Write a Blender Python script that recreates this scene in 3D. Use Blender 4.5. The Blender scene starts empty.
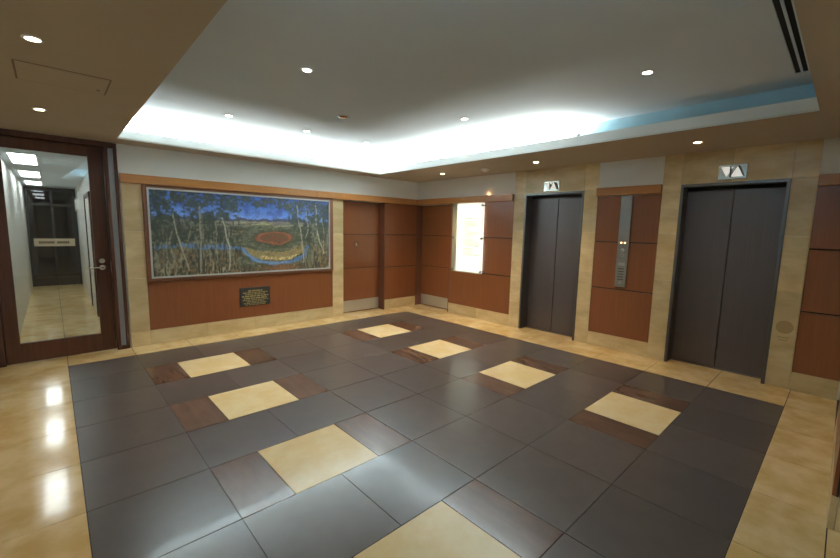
import bpy, bmesh, math, random
import numpy as np
from mathutils import Matrix, Vector

random.seed(7)
rng = np.random.default_rng(11)
S = 0.91                       # survey units -> metres (600 mm floor tiles)
SC = bpy.context.scene
COL = SC.collection

# ------------------------------------------------------------------ camera
def place_camera():
    cd = bpy.data.cameras.new('camera'); co = bpy.data.objects.new('camera', cd); COL.objects.link(co)
    yaw, pitch, roll = math.radians(-42.903), math.radians(-7.071), math.radians(1.2177)
    f = Vector((-math.sin(yaw)*math.cos(pitch), math.cos(yaw)*math.cos(pitch), math.sin(pitch)))
    r = Vector((math.cos(yaw), math.sin(yaw), 0)); u = r.cross(f)
    r2 = math.cos(roll)*r + math.sin(roll)*u; u2 = -math.sin(roll)*r + math.cos(roll)*u
    m = Matrix((r2, u2, -f)).transposed().to_4x4()
    m.translation = Vector((-5.9833, -6.5901, 1.7))*S
    co.matrix_world = m
    cd.sensor_width = 36.0; cd.lens = 396.14/840*36.0
    cd.clip_start = 0.02; cd.clip_end = 100
    SC.camera = co
place_camera()

# ------------------------------------------------------------------ world, exposure
w = bpy.data.worlds.new('world'); SC.world = w; w.use_nodes = True
w.node_tree.nodes['Background'].inputs[0].default_value = (0.75, 0.85, 1.0, 1)
w.node_tree.nodes['Background'].inputs[1].default_value = 0.02
SC.view_settings.view_transform = 'Standard'
SC.view_settings.look = 'None'
SC.view_settings.exposure = 0.63
SC.view_settings.gamma = 1.0
SC.view_settings.use_curve_mapping = False
try:
    SC.cycles.max_bounces = 10; SC.cycles.diffuse_bounces = 6; SC.cycles.glossy_bounces = 5
    SC.cycles.transparent_max_bounces = 12; SC.cycles.sample_clamp_indirect = 6
    SC.cycles.use_denoising = True
except Exception:
    pass

# light strengths, tuned in one place
COVE_W = 84.0; COVE_COL = (0.96, 1.0, 0.94)
NEAR_W = 18.0; NEAR_COL = (0.80, 0.93, 1.0)
SPOT_W = 40.0; SPOT_COL = (1.0, 0.74, 0.45)
UPPER_W = 24.0; UPPER_COL = (1.0, 0.90, 0.76)
LAMP_GLOW = 28.0
BOARD_GLOW = 1.3
TROFFER_GLOW = 7.0
ADDED_WINDOW_GLOW = 4.0

# ------------------------------------------------------------------ materials
def mat(name, col, rough=0.5, metal=0.0, spec=0.5, noise=None, emit=None, tile=None, coat=0.0, bump=0.0, polish=0.0):
    """noise = (scale_xyz, detail, colour2, lo, hi)  - object space; tile = spread of the per-tile attribute."""
    m = bpy.data.materials.new(name); m.use_nodes = True
    nt = m.node_tree; b = nt.nodes['Principled BSDF']
    b.inputs['Base Color'].default_value = (*col, 1)
    b.inputs['Roughness'].default_value = rough; b.inputs['Metallic'].default_value = metal
    b.inputs['Specular IOR Level'].default_value = spec
    b.inputs['Coat Weight'].default_value = max(coat, polish)
    if polish: b.inputs['Coat Roughness'].default_value = .035; b.inputs['Coat IOR'].default_value = 1.4
    last = None
    if noise:
        sc, det, c2, lo, hi = noise
        tc = nt.nodes.new('ShaderNodeTexCoord'); mp = nt.nodes.new('ShaderNodeMapping')
        mp.inputs['Scale'].default_value = sc
        nt.links.new(tc.outputs['Object'], mp.inputs[0])
        n = nt.nodes.new('ShaderNodeTexNoise'); n.inputs['Scale'].default_value = 1.0
        n.inputs['Detail'].default_value = det; n.inputs['Roughness'].default_value = 0.6
        nt.links.new(mp.outputs[0], n.inputs['Vector'])
        rp = nt.nodes.new('ShaderNodeValToRGB')
        rp.color_ramp.elements[0].position = lo; rp.color_ramp.elements[1].position = hi
        rp.color_ramp.elements[0].color = (*col, 1); rp.color_ramp.elements[1].color = (*c2, 1)
        nt.links.new(n.outputs['Fac'], rp.inputs[0]); last = rp.outputs[0]
        nt.links.new(last, b.inputs['Base Color'])
        if bump:
            bp = nt.nodes.new('ShaderNodeBump'); bp.inputs['Strength'].default_value = bump
            bp.inputs['Distance'].default_value = 0.002
            nt.links.new(n.outputs['Fac'], bp.inputs['Height']); nt.links.new(bp.outputs[0], b.inputs['Normal'])
    if tile:
        at = nt.nodes.new('ShaderNodeAttribute'); at.attribute_name = 'tile'
        mr = nt.nodes.new('ShaderNodeMapRange')
        mr.inputs['To Min'].default_value = 1-tile; mr.inputs['To Max'].default_value = 1+tile
        nt.links.new(at.outputs['Fac'], mr.inputs['Value'])
        mx = nt.nodes.new('ShaderNodeVectorMath'); mx.operation = 'SCALE'
        if last: nt.links.new(last, mx.inputs[0])
        else: mx.inputs[0].default_value = col
        nt.links.new(mr.outputs[0], mx.inputs['Scale'])
        nt.links.new(mx.outputs[0], b.inputs['Base Color'])
    if emit:
        b.inputs['Emission Color'].default_value = (*emit[0], 1); b.inputs['Emission Strength'].default_value = emit[1]
    return m

def glass_mat(name, tint, refl_col=(1, 1, 1), rough=0.0):
    m = bpy.data.materials.new(name); m.use_nodes = True; nt = m.node_tree
    for n in list(nt.nodes): nt.nodes.remove(n)
    o = nt.nodes.new('ShaderNodeOutputMaterial'); mx = nt.nodes.new('ShaderNodeMixShader')
    t = nt.nodes.new('ShaderNodeBsdfTransparent'); g = nt.nodes.new('ShaderNodeBsdfGlossy')
    lw = nt.nodes.new('ShaderNodeLayerWeight'); lw.inputs[0].default_value = .5
    pw = nt.nodes.new('ShaderNodeMath'); pw.operation = 'POWER'; pw.inputs[1].default_value = 5
    f = nt.nodes.new('ShaderNodeMath'); f.operation = 'MULTIPLY_ADD'; f.inputs[1].default_value = .93; f.inputs[2].default_value = .045
    nt.links.new(lw.outputs['Facing'], pw.inputs[0]); nt.links.new(pw.outputs[0], f.inputs[0])
    t.inputs[0].default_value = (*tint, 1); g.inputs[0].default_value = (*refl_col, 1); g.inputs['Roughness'].default_value = rough
    nt.links.new(f.outputs[0], mx.inputs[0]); nt.links.new(t.outputs[0], mx.inputs[1]); nt.links.new(g.outputs[0], mx.inputs[2])
    nt.links.new(mx.outputs[0], o.inputs[0])
    return m

M = {}
M['plaster'] = mat('painted_plaster', (.76, .76, .71), .7, noise=((3, 3, 3), 3, (.79, .79, .74), .3, .7))
M['soffit'] = mat('soffit_paint', (.47, .405, .315), .8, spec=.2, noise=((2, 2, 2), 2, (.49, .425, .335), .3, .7))
M['ceiling'] = mat('ceiling_paint', (.60, .67, .73), .85, spec=.2, noise=((2, 2, 2), 2, (.62, .69, .75), .3, .7))
M['lip'] = mat('cove_lip_paint', (.78, .78, .74), .7, spec=.2)
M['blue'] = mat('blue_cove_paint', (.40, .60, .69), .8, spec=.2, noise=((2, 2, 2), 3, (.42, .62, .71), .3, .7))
M['pier'] = mat('travertine_cladding', (.58, .43, .21), .32, noise=((2.2, 2.2, 6), 8, (.74, .59, .34), .38, .64), tile=.12)
M['floor_beige'] = mat('polished_limestone', (.72, .48, .19), .12, noise=((4, 4, 4), 9, (.88, .67, .35), .38, .62), tile=.06, polish=.16)
M['accent'] = mat('pale_limestone_inset', (.90, .68, .34), .2, noise=((5, 5, 5), 9, (.95, .78, .46), .40, .62), tile=.03, polish=.12)
M['dark'] = mat('dark_stone_tile', (.088, .068, .057), .28, spec=.36, noise=((5, 5, 5), 6, (.104, .082, .069), .35, .7), tile=.16, polish=.13)
M['brown'] = mat('brown_veined_tile', (.100, .054, .034), .26, spec=.36, noise=((14, 3, 5), 6, (.138, .076, .049), .35, .68), tile=.12, polish=.13)
M['grout'] = mat('tile_grout', (.035, .030, .026), .8)
M['cherry'] = mat('cherry_veneer', (.200, .062, .018), .33, noise=((38, 38, 1.6), 4, (.235, .076, .024), .3, .7), coat=.1)
M['beam'] = mat('honey_timber', (.37, .148, .034), .35, noise=((2.0, 2.0, 60), 5, (.44, .185, .048), .3, .7))
M['groove'] = mat('shadow_gap', (.015, .008, .005), .7)
M['darkwood'] = mat('dark_mahogany', (.060, .020, .009), .42, spec=.22, noise=((40, 40, 2), 4, (.095, .034, .015), .3, .7))
M['redwood'] = mat('red_mahogany', (.13, .045, .02), .35, noise=((40, 40, 2), 4, (.17, .06, .03), .3, .7))
M['lift'] = mat('dark_brushed_steel', (.130, .106, .100), .44, metal=.75, noise=((160, 160, 1), 3, (.150, .125, .118), .3, .7))
M['steel'] = mat('brushed_steel', (.42, .42, .41), .32, metal=1.0, noise=((120, 2, 120), 3, (.48, .48, .47), .3, .7))
M['framesteel'] = mat('frame_steel', (.15, .142, .136), .38, metal=.85, noise=((1, 140, 140), 3, (.18, .17, .162), .3, .7))
M['chrome'] = mat('satin_chrome', (.72, .71, .69), .18, metal=1.0)
M['kick'] = mat('kick_plate_steel', (.62, .60, .54), .38, metal=.7)
M['glass'] = glass_mat('clear_glass', (.94, .96, .95))
M['glass_edge'] = mat('frosted_green_glass', (.62, .68, .52), .25); M['glass_edge'].node_tree.nodes['Principled BSDF'].inputs['Alpha'].default_value = .40
M['pale_glass'] = mat('pale_reflection_glass', (.80, .84, .86), .12); M['pale_glass'].node_tree.nodes['Principled BSDF'].inputs['Alpha'].default_value = .55  # pale bluish reflection put into the sidelight glass colour
M['smoked'] = glass_mat('smoked_glass', (.42, .41, .46))
M['lamp_warm'] = mat('warm_lamp', (1, .9, .8), .5, emit=((1.0, .80, .55), LAMP_GLOW))
M['lamp_cool'] = mat('white_lamp', (1, 1, 1), .5, emit=((1.0, .93, .82), LAMP_GLOW))
M['ring'] = mat('white_lamp_trim', (.80, .78, .72), .4)
M['gold'] = mat('gold_reflector', (.55, .33, .13), .25, metal=.9)
M['tube'] = mat('fluorescent_tube', (1, 1, 1), .5, emit=(COVE_COL, 6.0))
M['tube_off'] = mat('dead_fluorescent_tube', (.8, .8, .78), .4)
M['batten'] = mat('white_batten', (.75, .75, .72), .5)
M['black'] = mat('black_void', (.006, .006, .006), .8)
M['lightbox'] = mat('lit_white_acrylic', (.9, .9, .88), .4, emit=((1.0, 1.0, .93), BOARD_GLOW))
M['letters'] = mat('grey_lettering', (.30, .33, .30), .6, emit=((.8, .85, .78), .28))
M['bronze'] = mat('dark_bronze', (.060, .060, .055), .4, metal=.4)
M['goldtext'] = mat('gold_lettering', (.42, .33, .13), .4, metal=.4)
M['slip'] = mat('pale_frame_slip', (.52, .52, .50), .4)
M['framewood'] = mat('picture_frame_wood', (.15, .055, .022), .35, noise=((3, 40, 40), 4, (.20, .075, .03), .3, .7))
M['lantern_lit'] = mat('frosted_arrow', (.80, .80, .74), .3, emit=((1, .97, .88), .35))
M['lantern_plate'] = mat('lantern_plate', (.62, .60, .54), .22, metal=.9)
M['troffer'] = mat('lit_diffuser', (.9, .9, .9), .5, emit=((.90, .97, 1.0), TROFFER_GLOW))
M['corridor'] = mat('corridor_paint', (.60, .60, .56), .6, noise=((2, 2, 2), 2, (.62, .62, .58), .3, .7))
M['darkdoor'] = mat('dark_door_panel', (.020, .018, .022), .3)
M['signplate'] = mat('beige_sign_plate', (.62, .50, .34), .5)
M['signtext'] = mat('brown_sign_text', (.12, .07, .04), .6)
M['added_glow'] = mat('added_window_glow', (.8, .85, .9), .2, emit=((.78, .90, 1.0), ADDED_WINDOW_GLOW))  # glow for the added window out of view
M['hatchline'] = mat('hatch_gap', (.22, .17, .12), .9)
M['etched'] = mat('etched_stone', (.42, .30, .14), .5)
M['orange_lamp'] = mat('orange_indicator', (1, .6, .3), .4, emit=((1.0, .55, .25), 3.0))
M['button'] = mat('pale_button', (.62, .64, .62), .3, metal=.4)

# ------------------------------------------------------------------ mesh helpers
class MB:
    """collects shapes in survey units; build() links ONE mesh object"""
    def __init__(s): s.v = []; s.f = []; s.mi = []; s.t = []
    def quad(s, pts, mi=0, t=.5):
        n = len(s.v); s.v += [tuple(p) for p in pts]; s.f.append(tuple(range(n, n+len(pts)))); s.mi.append(mi); s.t.append(t)
    def box(s, x0, x1, y0, y1, z0, z1, mi=0, t=.5):
        x0, x1 = sorted((x0, x1)); y0, y1 = sorted((y0, y1)); z0, z1 = sorted((z0, z1))
        n = len(s.v)
        s.v += [(x0,y0,z0),(x1,y0,z0),(x1,y1,z0),(x0,y1,z0),(x0,y0,z1),(x1,y0,z1),(x1,y1,z1),(x0,y1,z1)]
        for q in ((0,3,2,1),(4,5,6,7),(0,1,5,4),(1,2,6,5),(2,3,7,6),(3,0,4,7)):
            s.f.append(tuple(n+i for i in q)); s.mi.append(mi); s.t.append(t)
        return s
    def prism(s, pts, d, mi=0):
        """pts: 3D polygon, extruded by vector d"""
        n = len(s.v); k = len(pts)
        s.v += [tuple(p) for p in pts] + [tuple(np.array(p)+np.array(d)) for p in pts]
        s.f.append(tuple(n+i for i in range(k))[::-1]); s.f.append(tuple(n+k+i for i in range(k)))
        for i in range(k):
            j = (i+1) % k; s.f.append((n+i, n+j, n+k+j, n+k+i))
        s.mi += [mi]*(k+2); s.t += [.5]*(k+2)
        return s
    def cyl(s, c, axis, r0, h, seg=20, r1=None, mi=0):
        r1 = r0 if r1 is None else r1
        a = Vector(axis).normalized(); p = a.orthogonal().normalized(); q = a.cross(p)
        n = len(s.v); c = Vector(c)
        for (r, k) in ((r0, 0), (r1, h)):
            for i in range(seg):
                th = 2*math.pi*i/seg
                s.v.append(tuple(c + a*k + r*(math.cos(th)*p + math.sin(th)*q)))
        s.f.append(tuple(n+i for i in range(seg))[::-1]); s.f.append(tuple(n+seg+i for i in range(seg)))
        for i in range(seg):
            j = (i+1) % seg; s.f.append((n+i, n+j, n+seg+j, n+seg+i))
        s.mi += [mi]*(seg+2); s.t += [.5]*(seg+2)
        return s
    def ring(s, c, ri, ro, z0, z1, seg=24, mi=0):
        """flat washer about z, solid"""
        n = len(s.v)
        for (r, z) in ((ri, z0), (ro, z0), (ro, z1), (ri, z1)):
            for i in range(seg):
                th = 2*math.pi*i/seg; s.v.append((c[0]+r*math.cos(th), c[1]+r*math.sin(th), z))
        for k in range(4):
            for i in range(seg):
                j = (i+1) % seg; k2 = (k+1) % 4
                s.f.append((n+k*seg+i, n+k*seg+j, n+k2*seg+j, n+k2*seg+i)); s.mi.append(mi); s.t.append(.5)
        return s
    def build(s, name, mats, parent=None, bevel=0.0, smooth=False):
        me = bpy.data.meshes.new(name)
        o = bpy.data.objects.new(name, me); COL.objects.link(o)
        base = parent['_w'] if parent is not None else (0, 0, 0)
        if parent is None:
            a = np.array(s.v); c = (a.min(0)+a.max(0))/2; base = (c[0], c[1], a[:, 2].min())
            o.location = Vector(base)*S
        me.from_pydata([tuple((np.array(p)-np.array(base))*S) for p in s.v], [], s.f)
        mats = mats if isinstance(mats, (list, tuple)) else [mats]
        for m in mats: me.materials.append(M[m] if isinstance(m, str) else m)
        me.polygons.foreach_set('material_index', s.mi)
        at = me.attributes.new('tile', 'FLOAT', 'FACE'); at.data.foreach_set('value', s.t)
        me.update()
        bm = bmesh.new(); bm.from_mesh(me); bmesh.ops.recalc_face_normals(bm, faces=bm.faces[:]); bm.to_mesh(me); bm.free()
        if smooth:
            for p in me.polygons: p.use_smooth = len(p.vertices) == 4
        if bevel:
            b = o.modifiers.new('bevel', 'BEVEL'); b.width = bevel*S; b.segments = 2; b.limit_method = 'ANGLE'
        o['_w'] = base
        if parent is not None: o.parent = parent
        # a sub-part's parent is a mesh child: its frame equals the thing's frame
        if parent is not None and parent.type == 'MESH' and parent.parent is None: pass
        return o

def tag(o, label=None, cat=None, group=None, kind=None):
    if label: o['label'] = label
    if cat: o['category'] = cat
    if group: o['group'] = group
    if kind: o['kind'] = kind
    return o
def thing(name, loc, label, cat, group=None, kind=None):
    o = bpy.data.objects.new(name, None); COL.objects.link(o); o.location = Vector(loc)*S; o['_w'] = tuple(loc)
    o.empty_display_size = .1
    return tag(o, label, cat, group, kind)
def struct(o, label=None, cat=None): return tag(o, label, cat, None, 'structure')
def dup(o, delta, label=None, group=None, parent=None):
    c = o.copy(); COL.objects.link(c)
    if parent is not None: c.parent = parent
    else: c.location = o.location + Vector(delta)*S
    if label: c['label'] = label
    if group: c['group'] = group
    for ch in list(o.children): dup(ch, delta, parent=c)
    return c

H = 2.729      # soffit
HU = 3.02      # raised ceiling
# ------------------------------------------------------------------ floor
def build_floor():
    b = MB(); g = .003; E = .0
    b.box(-9, 1.0, -11, 9, -.12, -.004, mi=3)
    def tile(x0, x1, y0, y1, mi):
        b.box(x0+g, x1-g, y0+g, y1-g, -.004, 0, mi=mi, t=random.random())
    X = [-5.941+.66425*k for k in range(9)]; Y = [-.418-.65478*j for j in range(10)]
    for j in range(9):
        y1, y0 = Y[j], Y[j+1]
        if j % 2 == 0:
            for k in range(8): tile(X[k], X[k+1], y0, y1, 0)
        else:
            for base in (0, 4):
                tile(X[base], X[base+1], y0, y1, 0)
                c = X[base+2]; h = .331
                tile(X[base+1], c-h, y0, y1, 1); tile(c-h, c+h, y0, y1, 4); tile(c+h, X[base+3], y0, y1, 1)
                tile(X[base+3], X[base+4], y0, y1, 0)
    # limestone borders
    for k in range(8):                                   # far border and near border
        tile(X[k], X[k+1], Y[0], .0, 2)
        tile(X[k], X[k+1], -6.675, Y[9], 2)
    yb = [0.0, Y[0]] + Y[1:]
    for a in range(3):                                   # lift side: 1.3 long slabs reaching into the lift recesses
        pass
    for j in range(9): tile(X[8], .30, Y[j+1], Y[j], 2) if j % 2 == 0 else tile(X[8], .30, Y[j+1], Y[j], 2)
    tile(X[8], .30, Y[0], .02, 2); tile(X[8], .30, -6.675, Y[9], 2)
    xs = [-9, -8.6, -7.93, -7.27, -6.605, -5.941]
    ys = [0.0] + Y + [-7.0, -7.65, -8.3, -8.95, -9.6, -10.25, -11]
    for i in range(len(xs)-1):
        for j in range(len(ys)-1): tile(xs[i], xs[i+1], ys[j+1], ys[j], 2)
    for k in range(8):                                   # area behind the camera
        for j in range(10, len(ys)-1):
            y1 = -6.675 if j == 10 else ys[j]
            tile(X[k], X[k+1], ys[j+1], y1, 2)
    for k in range(-1, 8):                               # door thresholds and the corridor beyond
        tile(X[k] if k >= 0 else -6.605, X[k+1], 0, .3, 2)
    for j in range(12):
        for (a, c) in ((-6.605, -5.941), (-5.941, -5.277)): tile(a, c, .3+.65*j, .95+.65*j, 2)
    struct(b.build('floor', ['dark', 'brown', 'floor_beige', 'grout', 'accent']))
build_floor()

# ------------------------------------------------------------------ ceilings and the lit cove
OX0, OX1, OY0, OY1 = -5.315, -1.322, -6.312, -.378     # opening of the coffer
REC = .225                                              # depth of the cove behind the lip
LIPT = 2.845
def build_ceiling():
    b = MB()
    t = .02
    b.box(OX0-3.6, OX0, -11, .0, H, H+t); b.box(OX1, .0, -6.675, 0, H, H+t)
    b.box(OX0, OX1, OY1, 0, H, H+t); b.box(OX0, OX1, -11, OY0, H, H+t); b.box(OX1, 0, -11, -6.675, H, H+t)
    struct(b.build('ceiling', 'soffit'))
    u = MB(); u.box(OX0-REC-.1, OX1+REC+.1, OY0-REC-.1, OY1+REC+.1, HU, HU+.1)
    struct(u.build('ceiling_raised', 'ceiling'))
    l = MB(); k = .022
    l.box(OX0-k, OX0, OY0-k, OY1+k, H+.001, LIPT); l.box(OX1, OX1+k, OY0-k, OY1+k, H+.001, LIPT)
    l.box(OX0, OX1, OY1, OY1+k, H+.001, LIPT); l.box(OX0, OX1, OY0-k, OY0, H+.001, LIPT)
    struct(l.build('trim_1', 'lip'))
    c = MB()
    c.box(OX0-REC-.03, OX0-REC, OY0-REC, OY1+REC, H+.02, HU); c.box(OX1+REC, OX1+REC+.03, OY0-REC, OY1+REC, H+.02, HU)
    c.box(OX0-REC, OX1+REC, OY1+REC, OY1+REC+.03, H+.02, HU); c.box(OX0-REC, OX1+REC, OY0-REC-.03, OY0-REC, H+.02, HU)
    struct(c.build('trim_2', 'blue'))
build_ceiling()

def area(name, loc, size, power, col, direction):
    d = bpy.data.lights.new(name, 'AREA'); d.shape = 'RECTANGLE'; d.size, d.size_y = size[0]*S, size[1]*S
    d.energy = power; d.color = col
    o = bpy.data.objects.new(name, d); COL.objects.link(o); o.location = Vector(loc)*S
    o.rotation_euler = Vector(direction).to_track_quat('-Z', 'Y').to_euler()
    return o
def cove_fitting(p0, p1, lit, label, power, col):
    p0 = Vector(p0); p1 = Vector(p1); d = (p1-p0); L = d.length; d.normalize()
    mid = (p0+p1)/2; n = Vector((-d.y, d.x, 0))
    t = thing('fluorescent_batten', (mid.x, mid.y, H+.021), label, 'light fitting', 'strip lights in the ceiling cove')
    b = MB(); a0 = p0 - n*.03; a1 = p1 + n*.03
    b.box(min(a0.x, a1.x), max(a0.x, a1.x), min(a0.y, a1.y), max(a0.y, a1.y), H+.021, H+.055)
    b.build('housing', 'batten', t)
    z = H+.085
    MB().cyl((p0.x+d.x*.03, p0.y+d.y*.03, z), d, .014, L-.06, 12).build('tube', 'tube' if lit else 'tube_off', t, smooth=True)
    for q in (p0+d*.015, p1-d*.015):
        MB().box(q.x-.014-.01*abs(n.x), q.x+.014+.01*abs(n.x), q.y-.014-.01*abs(n.y), q.y+.014+.01*abs(n.y), H+.055, z+.028).build('lamp_holder', 'framesteel', t)
    if lit:
        q = area('cove_tube_light', (mid.x, mid.y, z+.02), (L-.06, .03) if abs(d.x) > .5 else (.03, L-.06), power, col, (0, 0, 1))
        q.rotation_euler = (math.pi, 0, 0)
    return t
CX = OX1+.12; CYF = OY1+.12; CYN = OY0-.12; CXL = OX0-.12
n = 3
step = (OX1-OX0+.1)/n
for i in range(n):
    a = OX0-.02+i*step
    cove_fitting((a, CYF, 0), (a+step-.03, CYF, 0), True, ['lit strip light in the far cove, above the painting\'s left half', 'lit strip light in the far cove, above the bronze plaque', 'lit strip light in the far cove, nearest the room corner'][i], COVE_W, COVE_COL)
for i in range(3):
    a = OY1-.02-i*1.245
    cove_fitting((CX, a, 0), (CX, a-1.215, 0), True, ['lit strip light in the lift-side cove, nearest the room corner', 'lit strip light in the lift-side cove, near the first lift', 'lit strip light in the lift-side cove, last before the blue unlit stretch'][i], COVE_W, COVE_COL)
dead = cove_fitting((CX, -4.20, 0), (CX, -5.63, 0), False, 'dead strip light in the blue unlit stretch of cove', 0, COVE_COL)
MB().box(CX-.03, CX-.015, -4.25, -4.20, H+.055, H+.165).build('end_bracket', 'framesteel', dead)
a = OX0+.02
cove_fitting((a, CYN, 0), (a+1.27, CYN, 0), True, 'lit bluish strip light in the near cove, above the camera', NEAR_W, NEAR_COL)
cove_fitting((CXL, -4.95, 0), (CXL, -6.22, 0), True, 'lit bluish strip light in the left cove, above the camera', NEAR_W, NEAR_COL)

# ------------------------------------------------------------------ walls
OPEN_E = [(-2.745, -3.775), (-5.043, -6.085)]           # lift openings on the right wall
LZ = 2.345
def build_walls():
    b = MB(); t0, t1 = .03, .45
    def solid(ya, yb): b.box(t0, t1, yb, ya, 0, HU)
    solid(OPEN_E[0][1], OPEN_E[1][0]); solid(-1.03, OPEN_E[0][0]); solid(OPEN_E[1][1], -6.9)
    for (a, c) in OPEN_E: b.box(t0, t1, c, a, LZ, HU)
    b.box(t0, t1, -1.03, .0, 2.24, HU); b.box(.24, t1, -1.03, 0, 0, 2.24)      # recess of the timber door
    for (a, c) in ((0, -2.53), (-3.985, -4.83), (-6.296, -6.672)): b.box(0, t0, c, a, 2.3, H)  # white band
    struct(b.build('wall_right', 'plaster'))
    w = MB()
    w.box(-5.29, -1.885, .03, .4, 0, HU); w.box(-.885, .45, .03, .4, 0, HU); w.box(-1.885, -.885, .03, .4, 2.24, HU)
    w.box(-1.885, -.885, .24, .4, 0, 2.24); w.box(-5.29, 0, 0, .03, 2.3, H)
    w.box(-9, -6.75, 0, .12, 0, H); w.box(-6.75, -5.29, 0.03, .12, 2.70, H)
    struct(w.build('wall_back', 'plaster'))
    f = MB()
    f.box(-2.706, .03, -7.1, -6.70, 0, HU); f.box(-2.706, 0, -6.70, -6.672, 2.3, H)
    struct(f.build('wall_front', 'plaster'))
    l = MB(); l.box(-9.1, -9, -11, .12, 0, H); struct(l.build('wall_left', 'plaster'))
    r = MB(); r.box(-9, -1, -11.1, -11, 0, H); r.box(-1.2, -1.1, -11, -7.1, 0, H); struct(r.build('wall_rear', 'plaster'))
build_walls()

def added_rear_window():  # unseen glowing window, added to throw cool light on the ceiling
    t = thing('added_window_1', (-7.9, -11, .7), 'added glowing window behind the camera, out of view, for cool light on the ceiling', 'window', None, 'structure')
    f = MB()
    for x in (-8.9, -7.92, -6.95): f.box(x-.04, x+.04, -11, -10.94, .7, 2.5)
    f.box(-8.9, -6.95, -11, -10.94, .66, .74); f.box(-8.9, -6.95, -11, -10.94, 2.44, 2.52)
    f.build('added_window_frame', 'framesteel', t)
    for (a, c) in ((-8.86, -7.96), (-7.88, -6.99)): MB().box(a, c, -11, -10.98, .74, 2.44).build('added_glow_pane', 'added_glow', t)
added_rear_window()

TR = [2]
def trim(b, mats, bevel=0.0):
    TR[0] += 1
    return struct(b.build('trim_%d' % TR[0], mats, bevel=bevel))
def slabs(b, fixed, rects, g=.0015):
    """stone facing slabs; fixed = function(u0,u1,z0,z1)->box args"""
    for (u0, u1, z0, z1) in rects: b.box(*fixed(u0+g, u1-g, z0+g, z1-g), t=random.random())
def right(u0, u1, z0, z1): return (0, .03, u0, u1, z0, z1)
def back(u0, u1, z0, z1): return (u0, u1, 0, .03, z0, z1)
def end(u0, u1, z0, z1): return (-2.736, -2.706, u0, u1, z0, z1)
def front(u0, u1, z0, z1): return (u0, u1, -6.70, -6.672, z0, z1)
# stone around each lift
for (pa, pb), (ea, eb) in zip(((-2.53, -3.985), (-4.83, -6.296)), OPEN_E):
    b = MB(); zs = [0, .46, 1.10, 1.72, LZ]
    for i in range(4):
        slabs(b, right, [(ea, pa, zs[i], zs[i+1]), (pb, eb, zs[i], zs[i+1])])
    mid = (pa+pb)/2
    slabs(b, right, [(ea, pa, LZ, H), (pb, eb, LZ, H), (mid, ea, LZ, H), (eb, mid, LZ, H)])
    trim(b, 'pier')
# stone pilasters either side of the painting
b = MB(); zs = [0, .21, .95, 1.6, 2.24]
for (xa, xb) in ((-5.27, -5.045), (-2.12, -1.885)):
    for i in range(4): slabs(b, back, [(xa, xb, zs[i], zs[i+1])])
trim(b, 'pier')
# stone skirting
def baseboard(name, fixed, u0, u1, n, h=.21):
    b = MB(); s = (u1-u0)/n
    slabs(b, fixed, [(u0+i*s, u0+(i+1)*s, 0, h) for i in range(n)])
    struct(b.build(name, 'pier'))
baseboard('baseboard_back', back, -5.045, -2.12, 4)
baseboard('baseboard_back.001', back, -.885, 0, 1)
baseboard('baseboard_right', right, -2.53, -1.03, 2)
baseboard('baseboard_right.001', right, -4.83, -3.985, 2)
baseboard('baseboard_right.002', right, -6.672, -6.296, 1)
baseboard('baseboard_front', front, -2.736, -1.05, 2)
baseboard('baseboard_front.001', end, -7.1, -6.702, 1)
# timber rails above the panelling
P = .06
b = MB(); b.box(-5.28, -2.452, -P, .0, 2.238, 2.352); b.box(-2.449, 0, -P, .0, 2.238, 2.352); trim(b, 'beam', .003)
b = MB(); b.box(-P, 0, -2.525, -P-.001, 2.238, 2.352); trim(b, 'beam', .003)
b = MB(); b.box(-P, 0, -4.83, -3.985, 2.245, 2.362); trim(b, 'beam', .003)
b = MB(); b.box(-P, 0, -6.672, -6.30, 2.245, 2.362); trim(b, 'beam', .003)
b = MB(); b.box(-2.736, -P, -6.672, -6.672+P, 2.245, 2.362); trim(b, 'beam', .003)

# ------------------------------------------------------------------ timber wall panels (three boards with shadow gaps)
def wall_panel(fixed, u0, u1, z0, label, seams=(.90, 1.583), top=2.238, loc=None):
    a = fixed((u0+u1)/2, (u0+u1)/2, z0, z0)
    t = thing('wall_panel', (a[0], a[2], z0), label, 'wall panel', 'timber panels on the walls')
    zs = [z0] + list(seams) + [top]; g = .008
    for i in range(len(zs)-1):
        q = MB(); q.box(*fixed(u0+.002, u1-.002, zs[i]+(g if i else 0), zs[i+1]-(g if i < len(zs)-2 else 0)))
        q.build('board', 'cherry', t, bevel=.002)
    bk = MB(); f = list(fixed(u0+.001, u1-.001, z0, top))
    if fixed is right: f[0] = .018
    elif fixed is back: f[2] = .018
    elif fixed is end: f[0] = -2.722
    else: f[3] = -6.69
    bk.box(*f).build('backing', 'groove', t)
    return t
wall_panel(right, -2.53, -1.03, .21, 'cherry panel right of the corner, behind the lit directory board')
wall_panel(right, -4.83, -3.985, .21, 'cherry panel between the two lifts, behind the call panel')
wall_panel(right, -6.672, -6.296, .21, 'cherry panel at the right edge, beside the wider stone pier')
wall_panel(end, -7.1, -6.70, .21, 'cherry panel on the narrow wall end at the lower right edge')
wall_panel(front, -2.736, -1.05, .21, 'cherry panel seen edge-on at the far right, below its stone skirting')
wall_panel(back, -.885, 0, .21, 'cherry panel in the corner, right of the flush timber door')
wall_panel(back, -5.045, -2.12, .21, 'long cherry board below the painting, around the bronze plaque', seams=(.905,))

# corner posts beside the recessed doors
b = MB(); b.box(0, .24, -.006, .03, 0, 2.238); trim(b, 'redwood')
b = MB(); b.box(-.905, -.885, -.012, .24, 0, 2.238); trim(b, 'redwood')
b = MB(); b.box(0, .24, -1.03, -1.012, 0, 2.238); trim(b, 'redwood')

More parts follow.
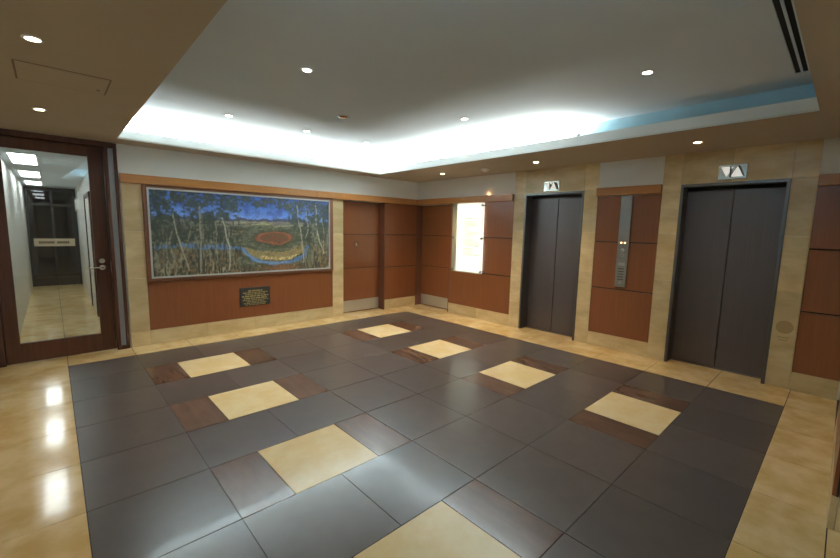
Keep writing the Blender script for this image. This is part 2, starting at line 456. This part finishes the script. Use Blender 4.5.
# ------------------------------------------------------------------ flush timber doors in their recesses
def timber_door(name, along_x, u0, u1, d, label, handle, kickz=.25):
    loc = ((u0+u1)/2, d, 0) if along_x else (d, (u0+u1)/2, 0)
    t = thing(name, loc, label, 'door', None, 'structure')
    def bx(m, a, b_, p, q, z0, z1):
        return m.box(a, b_, d+p, d+q, z0, z1) if along_x else m.box(d+p, d+q, a, b_, z0, z1)
    zs = [.01, .905, 1.583, 2.23]
    m = MB(); bx(m, u0+.004, u1-.004, .008, .045, .01, 2.23); m.build('leaf_core', 'groove', t)
    for i in range(3):
        q = MB(); bx(q, u0+.004, u1-.004, 0, .008, zs[i]+(.006 if i else 0), zs[i+1]-.006); q.build('board', 'cherry', t)
    q = MB(); bx(q, u0+.01, u1-.01, -.004, 0, .022, kickz); q.build('kick_plate', 'kick', t)
    if handle:
        hx = u0+.045
        h = MB(); h.cyl((hx, d, 1.155), (0, -1, 0), .022, .012, 16); h.cyl((hx, d-.01, 1.155), (0, -1, 0), .009, .035, 10)
        h.box(hx-.008, hx+.105, d-.05, d-.036, 1.147, 1.163); h.build('lever_handle', 'chrome', t)
        sx = u0+.41
        g = MB(); g.cyl((sx, d, 1.385), (0, -1, 0), .075, .004, 28); sg = g.build('round_sign', 'redwood', t)
        g = MB(); g.prism([(sx-.018, d-.004, 1.36), (sx+.022, d-.004, 1.345), (sx+.012, d-.004, 1.385), (sx-.006, d-.004, 1.425), (sx-.022, d-.004, 1.39)], (0, -.002, 0)); g.build('symbol', 'signplate', sg)
timber_door('door_2', True, -1.885, -.905, .17, 'flush cherry door with a steel kick plate, left of the corner', True)
timber_door('door_3', False, -1.012, -.006, .17, 'flush cherry door with a steel kick plate, right of the corner', False)

# ------------------------------------------------------------------ lifts
def make_elevator(ya, yb, label):
    yc = (ya+yb)/2; hw = (ya-yb)/2
    t = thing('elevator', (0, yc, 0), label, 'elevator', 'elevators')
    fw = .035; D = .20
    f = MB(); f.box(-.006, D+.06, ya-fw, ya, 0, LZ); f.box(-.006, D+.06, yb, yb+fw, 0, LZ); f.box(-.006, D+.06, yb+fw, ya-fw, LZ-fw, LZ)
    f.build('door_frame', 'framesteel', t, bevel=.003)
    h = MB(); h.box(D-.03, D+.06, yb+fw, ya-fw, LZ-fw-.035, LZ-fw); h.build('header', 'black', t)
    g = .004
    m = MB(); m.box(D, D+.03, yc+g, ya-fw, .012, LZ-fw-.035); m.build('door_leaf', 'lift', t, bevel=.003)
    m = MB(); m.box(D, D+.03, yb+fw, yc-g, .012, LZ-fw-.035); m.build('door_leaf', 'lift', t, bevel=.003)
    m = MB(); m.box(D+.03, D+.05, yb+fw, ya-fw, .01, LZ-fw); m.build('car_shadow', 'black', t)
    m = MB(); m.box(D-.012, D+.06, yb+fw, ya-fw, 0, .011); m.build('sill', 'framesteel', t)
make_elevator(*OPEN_E[0], 'far elevator with closed dark steel doors, nearer the lit directory board')
make_elevator(*OPEN_E[1], 'near elevator with closed dark steel doors, at the right of the photo')
def make_lantern(y0, y1, z0, z1, label):
    t = thing('hall_lantern', (0, (y0+y1)/2, z0), label, 'indicator', 'direction lanterns over the lifts')
    m = MB(); m.box(-.022, 0, y0, y1, z0, z1); m.build('back_plate', 'lantern_plate', t, bevel=.004)
    w_ = y1-y0; h = z1-z0; x = -.022
    # pointing down on the left (far, larger y), up on the right
    c = y1-.30*w_; r = .20*w_
    m = MB(); m.prism([(x, c+r, z0+.82*h), (x, c-r, z0+.82*h), (x, c, z0+.2*h)], (-.028, 0, 0)); m.build('down_arrow', 'lantern_lit', t)
    c = y0+.33*w_
    m = MB(); m.prism([(x, c+r, z0+.18*h), (x, c-r, z0+.18*h), (x, c, z0+.82*h)], (-.028, 0, 0)); m.build('up_arrow', 'lantern_lit', t)
    for (ca, za, zb) in ((y1-.30*w_, .2, .84), (y0+.33*w_, .84, .16)):
        pass
    m = MB(); m.prism([(x, y1-.30*w_-.035, z0+.14*h), (x, y1-.30*w_-.05, z0+.14*h), (x, y0+.43*w_+.03, z0+.86*h), (x, y0+.43*w_+.045, z0+.86*h)], (-.034, 0, 0)); m.build('divider_fin', 'bronze', t)
    m = MB(); m.prism([(x, y0+.33*w_-r-.005, z0+.14*h), (x, y0+.33*w_-r-.02, z0+.14*h), (x, y0+.33*w_-.018, z0+.86*h), (x, y0+.33*w_-.004, z0+.86*h)], (-.034, 0, 0)); m.build('edge_fin', 'bronze', t)
make_lantern(-3.372, -3.102, 2.362, 2.522, 'steel up-and-down arrow lantern above the far elevator')
make_lantern(-5.698, -5.426, 2.372, 2.546, 'steel up-and-down arrow lantern above the near elevator')

def call_panel():
    y0, y1 = -4.475, -4.328; x = -.022
    t = thing('call_panel', (0, (y0+y1)/2, .945), 'tall brushed steel lift call panel between the two elevators', 'control panel')
    m = MB(); m.box(x, 0, y0, y1, .945, 2.236); m.build('face_plate', 'steel', t, bevel=.003)
    yc = (y0+y1)/2
    for s in (.025, -.025):
        m = MB(); m.cyl((x, yc+s, 1.578), (-1, 0, 0), .012, .006, 14); m.build('indicator_lamp', 'orange_lamp', t)
    for z in (1.475, 1.405):
        m = MB(); m.cyl((x, yc, z), (-1, 0, 0), .024, .010, 18)
        r = m.build('call_button', 'button', t)
        m = MB(); m.cyl((x-.010, yc, z), (-1, 0, 0), .014, .003, 14); m.build('button_cap', 'chrome', r)
    m = MB(); m.box(x-.004, x, yc-.045, yc+.045, 1.255, 1.295); m.build('label_plate', 'button', t)
    for r in range(5):
        z = 1.20-.038*r
        MB().box(x-.002, x, yc-.04, yc+.04, z, z+.013).build('engraved_line', 'framesteel', t)
    m = MB(); m.cyl((x, yc, 1.005), (-1, 0, 0), .016, .006, 14); m.build('key_switch', 'button', t)
call_panel()
# etched roundel on the pier right of the near lift
t = thing('etched_roundel', (-.001, -6.19, .60), 'faint etched roundel with small marks under it, low on the right stone pier', 'mark')
MB().cyl((-.0005, -6.19, .70), (-1, 0, 0), .075, .001, 30).build('disc', 'etched', t)
m = MB()
for i, z in enumerate((.575, .545)): m.box(-.0015, -.0005, -6.24+.01*i, -6.14-.012*i, z, z+.012)
m.build('etched_lines', 'etched', t)

# ------------------------------------------------------------------ lit directory board
def directory_board():
    y0, y1, z0, z1 = -1.94, -1.165, .888, 2.236
    t = thing('directory_board', (-.0, (y0+y1)/2, z0), 'glowing white glass directory board on the cherry panel right of the corner', 'sign')
    a0, a1 = y0+.055, y1-.085
    m = MB(); m.box(-.05, -.003, a0, a1, z0+.015, z1-.01); m.build('light_box', 'lightbox', t)
    m = MB(); m.box(-.090, -.080, y0, y1, z0, z1); m.build('glass_sheet', 'glass_edge', t, bevel=.002)
    for z in (z0+.045, (z0+z1)/2, z1-.06):
        for y in (y0+.035, y1-.035):
            m = MB(); m.cyl((-.003, y, z), (-1, 0, 0), .011, .08, 12); m.cyl((-.090, y, z), (-1, 0, 0), .02, .012, 14)
            m.build('standoff', 'framesteel', t)
    m = MB(); z = 1.93
    r = random.Random(3)
    for i in range(17):
        wd = r.choice([.18, .26, .34, .40]); s = a1-.17
        m.box(-.0515, -.05, s-wd, s, z, z+.014)
        if i % 3 == 0: m.box(-.0515, -.05, s+.06, s+.10, z, z+.010)
        z -= .038 if i % 4 else .06
    m.build('lettering', 'letters', t)
directory_board()

# ------------------------------------------------------------------ painting
def pigment(u, v, W_, H_):
    """a bush landscape in strokes: returns linear rgb"""
    def vnoise(fu, fv, seed):
        g = np.random.default_rng(seed).random((int(fv)+3, int(fu)+3))
        x = u*fu; y = v*fv; i = x.astype(int); j = y.astype(int); a = x-i; b = y-j
        a = a*a*(3-2*a); b = b*b*(3-2*b)
        return (g[j, i]*(1-a)+g[j, i+1]*a)*(1-b)+(g[j+1, i]*(1-a)+g[j+1, i+1]*a)*b
    def C(*c): return np.array([((x/255+.055)/1.055)**2.4 if x > 10 else x/3294.6 for x in c])
    n1 = vnoise(30, 14, 1); n2 = vnoise(80, 38, 2); n3 = vnoise(160, 60, 3); n4 = vnoise(10, 6, 4); nv = vnoise(170, 14, 5); nh = vnoise(14, 70, 6)
    u0, v0 = u, v; u = np.clip(u+.016*(vnoise(26, 16, 8)-.5)+.008*(vnoise(70, 36, 9)-.5), 0, .9999); v = np.clip(v+.030*(vnoise(18, 14, 10)-.5)+.018*(vnoise(64, 30, 12)-.5), 0, .9999)
    img = np.zeros(u.shape+(3,))
    def mix(c, a):
        nonlocal img
        a = np.clip(a, 0, 1)[..., None]; img = img*(1-a)+np.asarray(c)*a
    nm = vnoise(46, 60, 17); nl = vnoise(24, 44, 18)
    mix(C(60, 90, 156), np.ones_like(u)); mix(C(108, 138, 196), np.clip((.88-v)/.17, 0, 1)*.9); mix(C(48, 60, 130), np.clip(n1-.5, 0, 1)*1.5)
    hor = .695+.008*np.sin(u*17)+.022*np.exp(-((u-.68)/.1)**2)
    mix(C(66, 68, 92), (v < hor)*1.0)
    mix(C(120, 112, 96), (v < hor-.03)*(.55+.45*nh))
    mix(C(150, 144, 108), (v < .66)*(v > .55)*np.clip((nh-.2)*2, 0, 1)*np.exp(-((u-.62)/.30)**2))
    mix(C(82, 84, 64), (v < .60+.03*n4)*np.clip(.35+n2, 0, 1)*.85)
    mix(C(58, 64, 46), (v < .6)*np.clip((nl-.42)*4, 0, 1)*.8)
    mix(C(108, 104, 82), (v < .66)*(v > .3)*np.clip((nm-.56)*4, 0, 1)*.7)
    mix(C(140, 104, 62), (np.abs(v-.5-.05*n4) < .035)*(u < .46)*np.clip((n2-.42)*4, 0, 1)*.8)
    mix(C(48, 54, 42), (np.abs(v-.585) < .05)*(u < .50)*np.clip((n1-.3)*3, 0, 1)*.75)
    mix(C(50, 58, 40), np.exp(-(((u-.63)/.17)**2+((v-.44)/.15)**2)**3)*(.55+.5*n2))
    # clearing with an oval red track
    e = ((u-.632)/.115)**2+((v-.452)/.085)**2
    mix(C(84, 66, 46), (e < 1.15)*.9); mix(C(112, 66, 44), (e < .62)*(.3+.6*n2)); mix(C(66, 58, 40), (e < 1)*np.clip((n3-.5)*3, 0, 1)*.6); mix(C(158, 82, 58), np.exp(-((np.sqrt(e)-.86)/.08)**2)*(.55+.5*n2))
    # ochre bank and river
    def river(pts, wd, c, al=1.0):
        p = np.array(pts); best = np.full(u.shape, 9.); ww = np.zeros(u.shape)
        for k in range(len(p)-1):
            a, b = p[k], p[k+1]; d = b-a
            q = np.clip(((u-a[0])*d[0]*5.3+(v-a[1])*d[1])/(d[0]**2*5.3+d[1]**2+1e-9), 0, 1)
            dist = np.sqrt((2.3*(u-a[0]-q*d[0]))**2+(v-a[1]-q*d[1])**2); best = np.minimum(best, dist)
        mix(c, np.clip((wd-best)/.012+.5, 0, 1)*al)
    river([(.46, .27), (.52, .22), (.6, .215), (.68, .21), (.76, .24), (.8, .3)], .055, C(138, 118, 74), .8*(.4+.9*n2))
    river([(.55, .2), (.62, .175), (.7, .17), (.77, .2)], .02, C(182, 160, 108), np.clip(n3*1.3-.1, 0, .9))
    river([(.03, .345), (.14, .36), (.25, .335), (.36, .33), (.43, .31), (.46, .25), (.5, .17), (.58, .115), (.66, .10), (.75, .125), (.81, .17), (.84, .26), (.85, .33)], .027, C(74, 104, 148), np.clip(.45+.9*nh, 0, .9))
    river([(.43, .31), (.47, .22), (.52, .15), (.6, .11), (.7, .11)], .014, C(104, 136, 176), .6)
    # brown foreground scrub
    fg = np.clip((.30-v+.05*n4)/.04, 0, 1)*((u < .42) | (u > .88)) + np.clip((.075-v+.03*n1)/.03, 0, 1)
    mix(C(72, 66, 50), fg*.95); mix(C(112, 88, 58), fg*np.clip((n2-.5)*3, 0, 1)*.8); mix(C(122, 116, 92), fg*np.clip((vnoise(90, 18, 19)-.62)*5, 0, 1)*.7); mix(C(40, 42, 32), fg*np.clip((nv-.52)*3, 0, 1)*.9)
    mix(C(126, 84, 54), np.clip((.10-v)/.05, 0, 1)*np.exp(-((u-.67)/.09)**2)*.8)
    # tree canopies over the sky
    can = np.zeros_like(u)
    for (cu, cv, ru, rv) in ((.04, .9, .07, .3), (.06, .68, .09, .13), (.2, .88, .07, .22), (.25, .7, .1, .12), (.36, .92, .07, .2), (.34, .72, .07, .1), (.46, .96, .06, .09), (.60, .95, .09, .07), (.72, .9, .09, .07), (.8, .93, .08, .12), (.9, .9, .08, .13), (.97, .85, .06, .2), (.12, .93, .06, .12), (.28, .95, .06, .1), (.02, .6, .05, .3), (.4, .86, .05, .08), (.55, .9, .06, .05), (.67, .97, .06, .08), (.77, .72, .05, .16), (.9, .72, .07, .12), (.95, .6, .08, .2), (.84, .55, .06, .2), (.12, .5, .13, .16), (.3, .5, .12, .12)):
        can = np.maximum(can, 1.27-np.sqrt(((u-cu)/ru)**2+((v-cv)/rv)**2))
    leaf = np.clip((can*.95+.9*n2+.45*n3-1.0)*2.5, 0, 1)
    mix(C(38, 44, 36), leaf*.92); mix(C(68, 74, 52), leaf*np.clip((n3-.55)*3, 0, 1)*.8)
    mix(C(40, 44, 36), np.clip((nv-.52)*4, 0, 1)*((u < .44) | (u > .78))*(v < .72)*.75); mix(C(120, 118, 100), np.clip((vnoise(120, 8, 21)-.68)*6, 0, 1)*((u < .42) | (u > .8))*(v < .62)*.55)
    # trunks
    tr = [([(.10, .72), (.115, .5), (.14, .3), (.165, .06)], .008, (150, 142, 122)), ([(.19, .6), (.165, .42), (.13, .2)], .006, (118, 112, 94)),
          ([(.225, .85), (.23, .5), (.222, .05)], .010, (128, 122, 108)), ([(.235, .75), (.24, .4)], .006, (110, 104, 92)), ([(.30, .66), (.308, .4), (.305, .14)], .006, (120, 112, 92)),
          ([(.335, .7), (.355, .5), (.375, .34), (.365, .04)], .010, (160, 154, 136)), ([(.375, .5), (.36, .6), (.33, .66)], .005, (130, 124, 104)), ([(.05, .6), (.055, .3), (.045, .1)], .006, (96, 92, 78)),
          ([(.775, .92), (.79, .62), (.81, .42), (.815, .1)], .009, (158, 150, 132)), ([(.83, .9), (.855, .62), (.835, .45)], .007, (148, 140, 120)), ([(.87, .7), (.9, .45), (.91, .2)], .006, (120, 114, 96)),
          ([(.905, .95), (.915, .65), (.935, .4), (.965, .22)], .009, (170, 162, 140)), ([(.955, .75), (.965, .5), (.955, .2)], .007, (140, 132, 112)), ([(.27, .3), (.275, .1)], .006, (120, 108, 84)), ([(.93, .3), (.935, .08)], .012, (124, 110, 80))]
    u = np.clip(u0+.012*(vnoise(12, 7, 14)-.5), 0, .9999); v = v0
    for pts, wd, c in tr: river(pts, wd*.85, C(*c), .8)
    mix(C(44, 50, 42), leaf*np.clip((vnoise(60, 40, 15)-.5)*4, 0, 1)*.85)
    img *= (1.6*(.74+.52*n3))[..., None]
    return np.clip(img, 0, 1)

def painting():
    x0, x1, z0, z1 = -5.045, -2.125, .905, 2.236
    t = thing('landscape_painting', ((x0+x1)/2, 0, z0), 'wide framed bush landscape painting with a blue river and red oval', 'painting')
    fr = MB(); bw = .05; d = -.035
    fr.box(x0, x0+bw, d, 0, z0, z1); fr.box(x1-bw-.02, x1, d, 0, z0, z1); fr.box(x0+bw, x1-bw-.02, d, 0, z0, z0+.04); fr.box(x0+bw, x1-bw-.02, d, 0, z1-.04, z1)
    fr.build('frame', 'framewood', t, bevel=.003)
    a0, a1, b0, b1 = x0+bw, x1-bw-.02, z0+.04, z1-.04
    s = .022; q = -.042; sl = MB()
    sl.box(a0, a0+s, q, 0, b0, b1); sl.box(a1-s, a1, q, 0, b0, b1); sl.box(a0+s, a1-s, q, 0, b0, b0+s); sl.box(a0+s, a1-s, q, 0, b1-s, b1)
    sl.build('slip', 'slip', t)
    a0 += s; a1 -= s; b0 += s; b1 -= s
    NU, NV = 440, 190
    u, v = np.meshgrid(np.linspace(0, 1, NU), np.linspace(0, 1, NV))
    rgb = pigment(np.minimum(u, .9999), np.minimum(v, .9999), NU, NV)
    cv = MB(); w_ = t['_w']
    co = np.stack([(a0+(a1-a0)*u), np.full_like(u, -.024), b0+(b1-b0)*v], -1).reshape(-1, 3)
    cv.v = [tuple(p) for p in co]
    for j in range(NV-1):
        for i in range(NU-1):
            k = j*NU+i; cv.f.append((k, k+1, k+NU+1, k+NU))
    # thickness of the canvas
    n0 = len(cv.v)
    for k in (0, NU-1, NU*NV-1, NU*(NV-1)): p = cv.v[k]; cv.v.append((p[0], -.001, p[2]))
    cv.f.append((n0+3, n0+2, n0+1, n0))
    cv.mi = [0]*len(cv.f); cv.t = [.5]*len(cv.f)
    m = bpy.data.materials.new('oil_paint'); m.use_nodes = True; nt = m.node_tree; bs = nt.nodes['Principled BSDF']
    at = nt.nodes.new('ShaderNodeVertexColor'); at.layer_name = 'pigment'
    nt.links.new(at.outputs[0], bs.inputs['Base Color']); bs.inputs['Roughness'].default_value = .45
    o = cv.build('canvas', m, t)
    ca = o.data.color_attributes.new('pigment', 'FLOAT_COLOR', 'POINT')
    full = np.ones((len(o.data.vertices), 4)); full[:NU*NV, :3] = rgb.reshape(-1, 3)
    ca.data.foreach_set('color', full.ravel())
painting()
def plaque():
    x0, x1, z0, z1 = -3.822, -3.328, .402, .706
    t = thing('plaque', ((x0+x1)/2, 0, z0), 'small dark bronze plaque with gold lettering below the painting', 'plaque')
    m = MB(); m.box(x0, x1, -.014, 0, z0, z1); m.build('plate', 'bronze', t, bevel=.003)
    m = MB(); r = random.Random(5); z = z1-.045
    for i, (h, wd) in enumerate(((.020, .5), (.014, .86), (.014, .7), (.022, .92), (.022, .80), (.012, .9), (.012, .62), (.014, .82), (.012, .72))):
        L = (x1-x0)*wd*.94; x = (x0+x1)/2-L/2; e = x+L
        while x < e-.01:
            k = min(r.uniform(.02, .07), e-x); m.box(x, x+k, -.0165, -.014, z-h, z); x += k+.012
        z -= h+.013
    m.build('lettering', 'goldtext', t)
plaque()

# ------------------------------------------------------------------ glazed door, its frame and sidelights
def glazed_door():
    t = thing('door_1', (-5.95, 0, 0), 'dark timber glazed door into the corridor, at the far left', 'door', None, 'structure')
    f = MB(); y0, y1 = -.02, .10
    for (a, c) in ((-5.425, -5.385), (-5.325, -5.29), (-6.54, -6.475), (-6.74, -6.70)): f.box(a, c, y0, y1, 0, 2.66)
    f.box(-6.74, -5.29, y0, y1, 2.66, 2.724); 
    f.box(-5.385, -5.325, y0, y1, 0, .045); f.box(-6.70, -6.54, y0, y1, 0, .045)
    f.build('door_frame', 'darkwood', t, bevel=.004)
    L0, L1 = -6.47, -5.43
    l = MB(); a, c = .005, .055
    l.box(L0, -6.345, a, c, .012, 2.655); l.box(-5.585, L1, a, c, .012, 2.655); l.box(-6.345, -5.585, a, c, .012, .245); l.box(-6.345, -5.585, a, c, 2.53, 2.655)
    lf = l.build('door_leaf', 'darkwood', t, bevel=.004)
    MB().box(-6.345, -5.585, .026, .034, .245, 2.53).build('door_pane', 'glass', lf)
    for (a, c) in ((-5.385, -5.325), (-6.70, -6.54)): MB().box(a, c, .036, .044, .045, 2.66).build('sidelight_pane', 'pale_glass', t)
    ang = math.radians(1.9); hl = Vector((L0+5.95, .03, 0))*S; lf.rotation_euler.z = ang; lf.location = hl - Matrix.Rotation(ang, 3, 'Z') @ hl
    h = MB(); hx = -5.52; z = 1.125
    h.cyl((hx, .005, z), (0, -1, 0), .034, .012, 20); h.cyl((hx, -.005, z), (0, -1, 0), .011, .05, 12)
    h.cyl((hx+.005, -.05, z), (-1, 0, .0), .010, .16, 12)
    h.build('lever_handle', 'chrome', lf, smooth=True)
    k = MB(); k.cyl((hx, .005, z+.085), (0, -1, 0), .032, .014, 20); k.build('lock_cylinder', 'chrome', lf)
    MB().box(-5.435, -5.428, .0, .012, 1.05, 1.2).build('strike_plate', 'steel', t)
glazed_door()

# ------------------------------------------------------------------ corridor behind the glazed door
XL, XR, YE, HC = -6.43, -5.43, 7.9, 2.60
b = MB(); b.box(-6.75, XL, .12, YE+.2, 0, HC); struct(b.build('wall_corridor_left', 'corridor'))
b = MB(); b.box(XR, -5.29, .12, YE+.2, 0, HC); struct(b.build('wall_corridor_right', 'corridor'))
b = MB(); b.box(XL-.2, XR+.2, .12, YE+2.2, HC, HC+.1); b.box(-6.75, -5.29, .11, .12, HC, 2.72); struct(b.build('ceiling_corridor', 'ceiling'))
b = MB(); b.box(XL-.1, XR+.1, YE+2.0, YE+2.1, 0, HC); struct(b.build('wall_corridor_end', 'corridor'))
def corridor_side_door():
    t = thing('door_4', (XR, 3.4, 0), 'pale side door with a dark frame, right side of the corridor', 'door', None, 'structure')
    f = MB(); a, c = 2.6, 3.9
    for y in (a, c): f.box(XR-.03, XR, y, y+.10, 0, 2.25)
    f.box(XR-.03, XR, a, c+.10, 2.17, 2.25); f.build('door_frame', 'darkwood', t)
    MB().box(XR-.012, XR, a+.10, c, .01, 2.17).build('door_leaf', 'corridor', t)
corridor_side_door()
def corridor_end_door():
    t = thing('door_5', (-5.93, YE, 0), 'dark glazed double doors at the end of the corridor', 'door', None, 'structure')
    f = MB()
    for x in (XL, XL+.48, XR-.05): f.box(x, x+.05, YE, YE+.06, 0, 2.5)
    f.box(XL, XR, YE, YE+.06, 2.5, 2.6); f.box(XL, XR, YE, YE+.06, 2.12, 2.18); f.box(XL, XR, YE, YE+.06, 0, .22)
    f.build('door_frame', 'darkdoor', t)
    for (a, c) in ((XL+.05, XL+.48), (XL+.53, XR-.05)):
        MB().box(a, c, YE+.02, YE+.03, .22, 2.12).build('door_pane', 'smoked', t)
        MB().box(a, c, YE+.02, YE+.03, 2.18, 2.5).build('transom_pane', 'smoked', t)
corridor_end_door()
t = thing('door_sign', (-5.93, YE-.012, 1.08), 'long beige name plate across the dark doors at the corridor end', 'sign')
MB().box(-6.33, -5.52, YE-.014, YE, 1.06, 1.26).build('plate', 'signplate', t)
x = -6.24; r = random.Random(2)
for nw in (7, 6):
    m = MB()
    for i in range(nw):
        k = r.uniform(.028, .045); m.box(x, x+k, YE-.017, YE-.014, 1.13, 1.19); x += k+.006
    m.build('lettering', 'signtext', t); x += .05
for i, (y, ln) in enumerate(((1.65, .68), (4.14, .68), (6.45, .62))):
    t = thing('troffer_light', (-6.2, y, HC), ['nearest bright ceiling panel light in the corridor behind the glass', 'middle bright ceiling panel light in the corridor behind the glass', 'furthest bright ceiling panel light in the corridor behind the glass'][i], 'ceiling light', 'corridor ceiling lights')
    m = MB(); 
    m.box(-6.36, -6.34, y-ln, y+ln, HC-.012, HC); m.box(-6.07, -6.05, y-ln, y+ln, HC-.012, HC)
    m.box(-6.34, -6.07, y-ln, y-ln+.02, HC-.012, HC); m.box(-6.34, -6.07, y+ln-.02, y+ln, HC-.012, HC)
    m.build('frame', 'ring', t)
    MB().box(-6.34, -6.07, y-ln+.02, y+ln-.02, HC-.006, HC).build('diffuser', 'troffer', t)
t = thing('wall_clock', (XR-.02, 7.3, 2.1), 'small round white clock high on the corridor\'s right wall', 'clock')
MB().cyl((XR, 7.3, 2.16), (-1, 0, 0), .17, .04, 24).build('case', 'ring', t)
MB().cyl((XR-.04, 7.3, 2.16), (-1, 0, 0), .14, .004, 24).build('dial', 'corridor', t)

# ------------------------------------------------------------------ downlights
def downlight(x, y, z, label, group, warm, power, lit='lamp'):
    t = thing('downlight', (x, y, z), label, 'downlight', group)
    k = 1.0 if lit == 'lamp' else 1.6
    MB().ring((x, y), .034*k, .050*k, z-.006, z, 28).build('trim_ring', 'ring' if lit == 'lamp' else 'steel', t)
    m = {'lamp': 'lamp_warm' if warm else 'lamp_cool', 'off': 'gold'}[lit]
    MB().cyl((x, y, z-(.004 if k == 1 else .016)), (0, 0, 1), .034*k*(1 if k == 1 else .6), .003 if k == 1 else .015, 24, .034*k).build('lamp', m, t)
    if power:
        d = bpy.data.lights.new('downlight_beam', 'SPOT'); d.energy = power; d.color = SPOT_COL if warm else UPPER_COL
        d.spot_size = math.radians(95); d.spot_blend = .75; d.shadow_soft_size = .035
        o = bpy.data.objects.new('downlight_beam', d); COL.objects.link(o); o.location = Vector((x, y, z-.02))*S
GS, GU = 'recessed downlights in the brown soffit', 'recessed downlights in the raised ceiling'
for (x, y, lb) in ((-.655, -1.40, 'soffit downlight nearest the room corner, above the directory board'), (-.655, -3.32, 'soffit downlight in front of the far elevator'),
                   (-.665, -5.33, 'soffit downlight in front of the near elevator'),
                   (-5.985, -1.40, 'small soffit downlight just in front of the glazed door'), (-5.985, -3.33, 'large bright soffit downlight at the top left of the photo')):
    downlight(x, y, H, lb, GS, True, SPOT_W*(.3 if x < -3 else .38 if y < -5 else 1))
for (x, y, lb, p) in ((-4.315, -1.35, 'raised-ceiling downlight nearest the glazed door, above the painting', 1), (-3.30, -1.35, 'middle of the far row of raised-ceiling downlights, above the plaque', 1), (-2.305, -1.35, 'brightest raised-ceiling downlight, close to the lit corner of the cove', 1.6),
                   (-4.305, -3.33, 'raised-ceiling downlight at the centre left of the ceiling', 1), (-2.29, -3.33, 'raised-ceiling downlight facing the far elevator', 1), (-2.31, -5.32, 'raised-ceiling downlight facing the near elevator', .6)):
    downlight(x, y, HU, lb, GU, False, UPPER_W*p)
downlight(-3.33, -2.335, HU, 'unlit amber downlight in the middle of the raised ceiling', GU, True, 0, 'off')

# ------------------------------------------------------------------ ceiling fittings
t = thing('smoke_detector', (-.60, -2.34, H), 'round smoke detector on the soffit above the directory board', 'smoke detector')
MB().cyl((-.60, -2.34, H), (0, 0, -1), .075, .02, 24, .07).build('base', 'ring', t)
MB().cyl((-.60, -2.34, H-.02), (0, 0, -1), .055, .022, 24, .035).build('sensor_head', 'batten', t)
def slot_diffuser():
    y0, y1, x0, x1 = -6.26, -6.12, -4.9, -1.47
    t = thing('slot_diffuser', ((x0+x1)/2, (y0+y1)/2, HU), 'linear air diffuser with two black slots at the top right', 'air vent')
    m = MB(); s = .02
    ys = [y0, y0+.033, y0+.063, y1-.063, y1-.033, y1]
    for (a, c) in ((ys[0], ys[1]), (ys[2], ys[3]), (ys[4], ys[5])): m.box(x0, x1, a, c, HU-.010, HU)
    m.box(x0, x0+s, ys[1], ys[4], HU-.010, HU); m.box(x1-s, x1, ys[1], ys[4], HU-.010, HU)
    m.build('face', 'ceiling', t)
    for (a, c) in ((ys[1], ys[2]), (ys[3], ys[4])): MB().box(x0+s, x1-s, a, c, HU-.002, HU).build('slot', 'black', t)
slot_diffuser()
def hatch():
    x0, x1, y0, y1 = -6.09, -5.59, -2.83, -2.37
    t = thing('access_hatch', ((x0+x1)/2, (y0+y1)/2, H), 'flush square access hatch in the soffit at upper left', 'hatch')
    MB().box(x0+.006, x1-.006, y0+.006, y1-.006, H-.004, H).build('panel', 'soffit', t)
    m = MB(); g = .006
    m.box(x0-g, x0+g, y0, y1, H-.002, H); m.box(x1-g, x1+g, y0, y1, H-.002, H); m.box(x0, x1, y1-g, y1+g, H-.002, H); m.box(x0, x1, y0-g, y0+g, H-.002, H)
    m.build('gap', 'hatchline', t)
    MB().cyl((x1-.05, y1-.12, H-.004), (0, 0, -1), .012, .003, 12).build('lock', 'hatchline', t)
hatch()
# little warm uplight added on the timber rail to make the glow above it
t = thing('added_uplight', (-.035, -1.97, 2.352), 'tiny orange uplight added on the timber rail above the directory board for the glow', 'light fitting')
MB().cyl((-.03, -1.97, 2.352), (0, 0, 1), .02, .008, 14).build('body', 'framesteel', t)
d = bpy.data.lights.new('added_uplight_beam', 'POINT'); d.energy = .12; d.color = (1, .5, .22); d.shadow_soft_size = .01
o = bpy.data.objects.new('added_uplight_beam', d); COL.objects.link(o); o.location = Vector((-.03, -1.97, 2.375))*S

for o in bpy.data.objects:
    if '_w' in o: del o['_w']
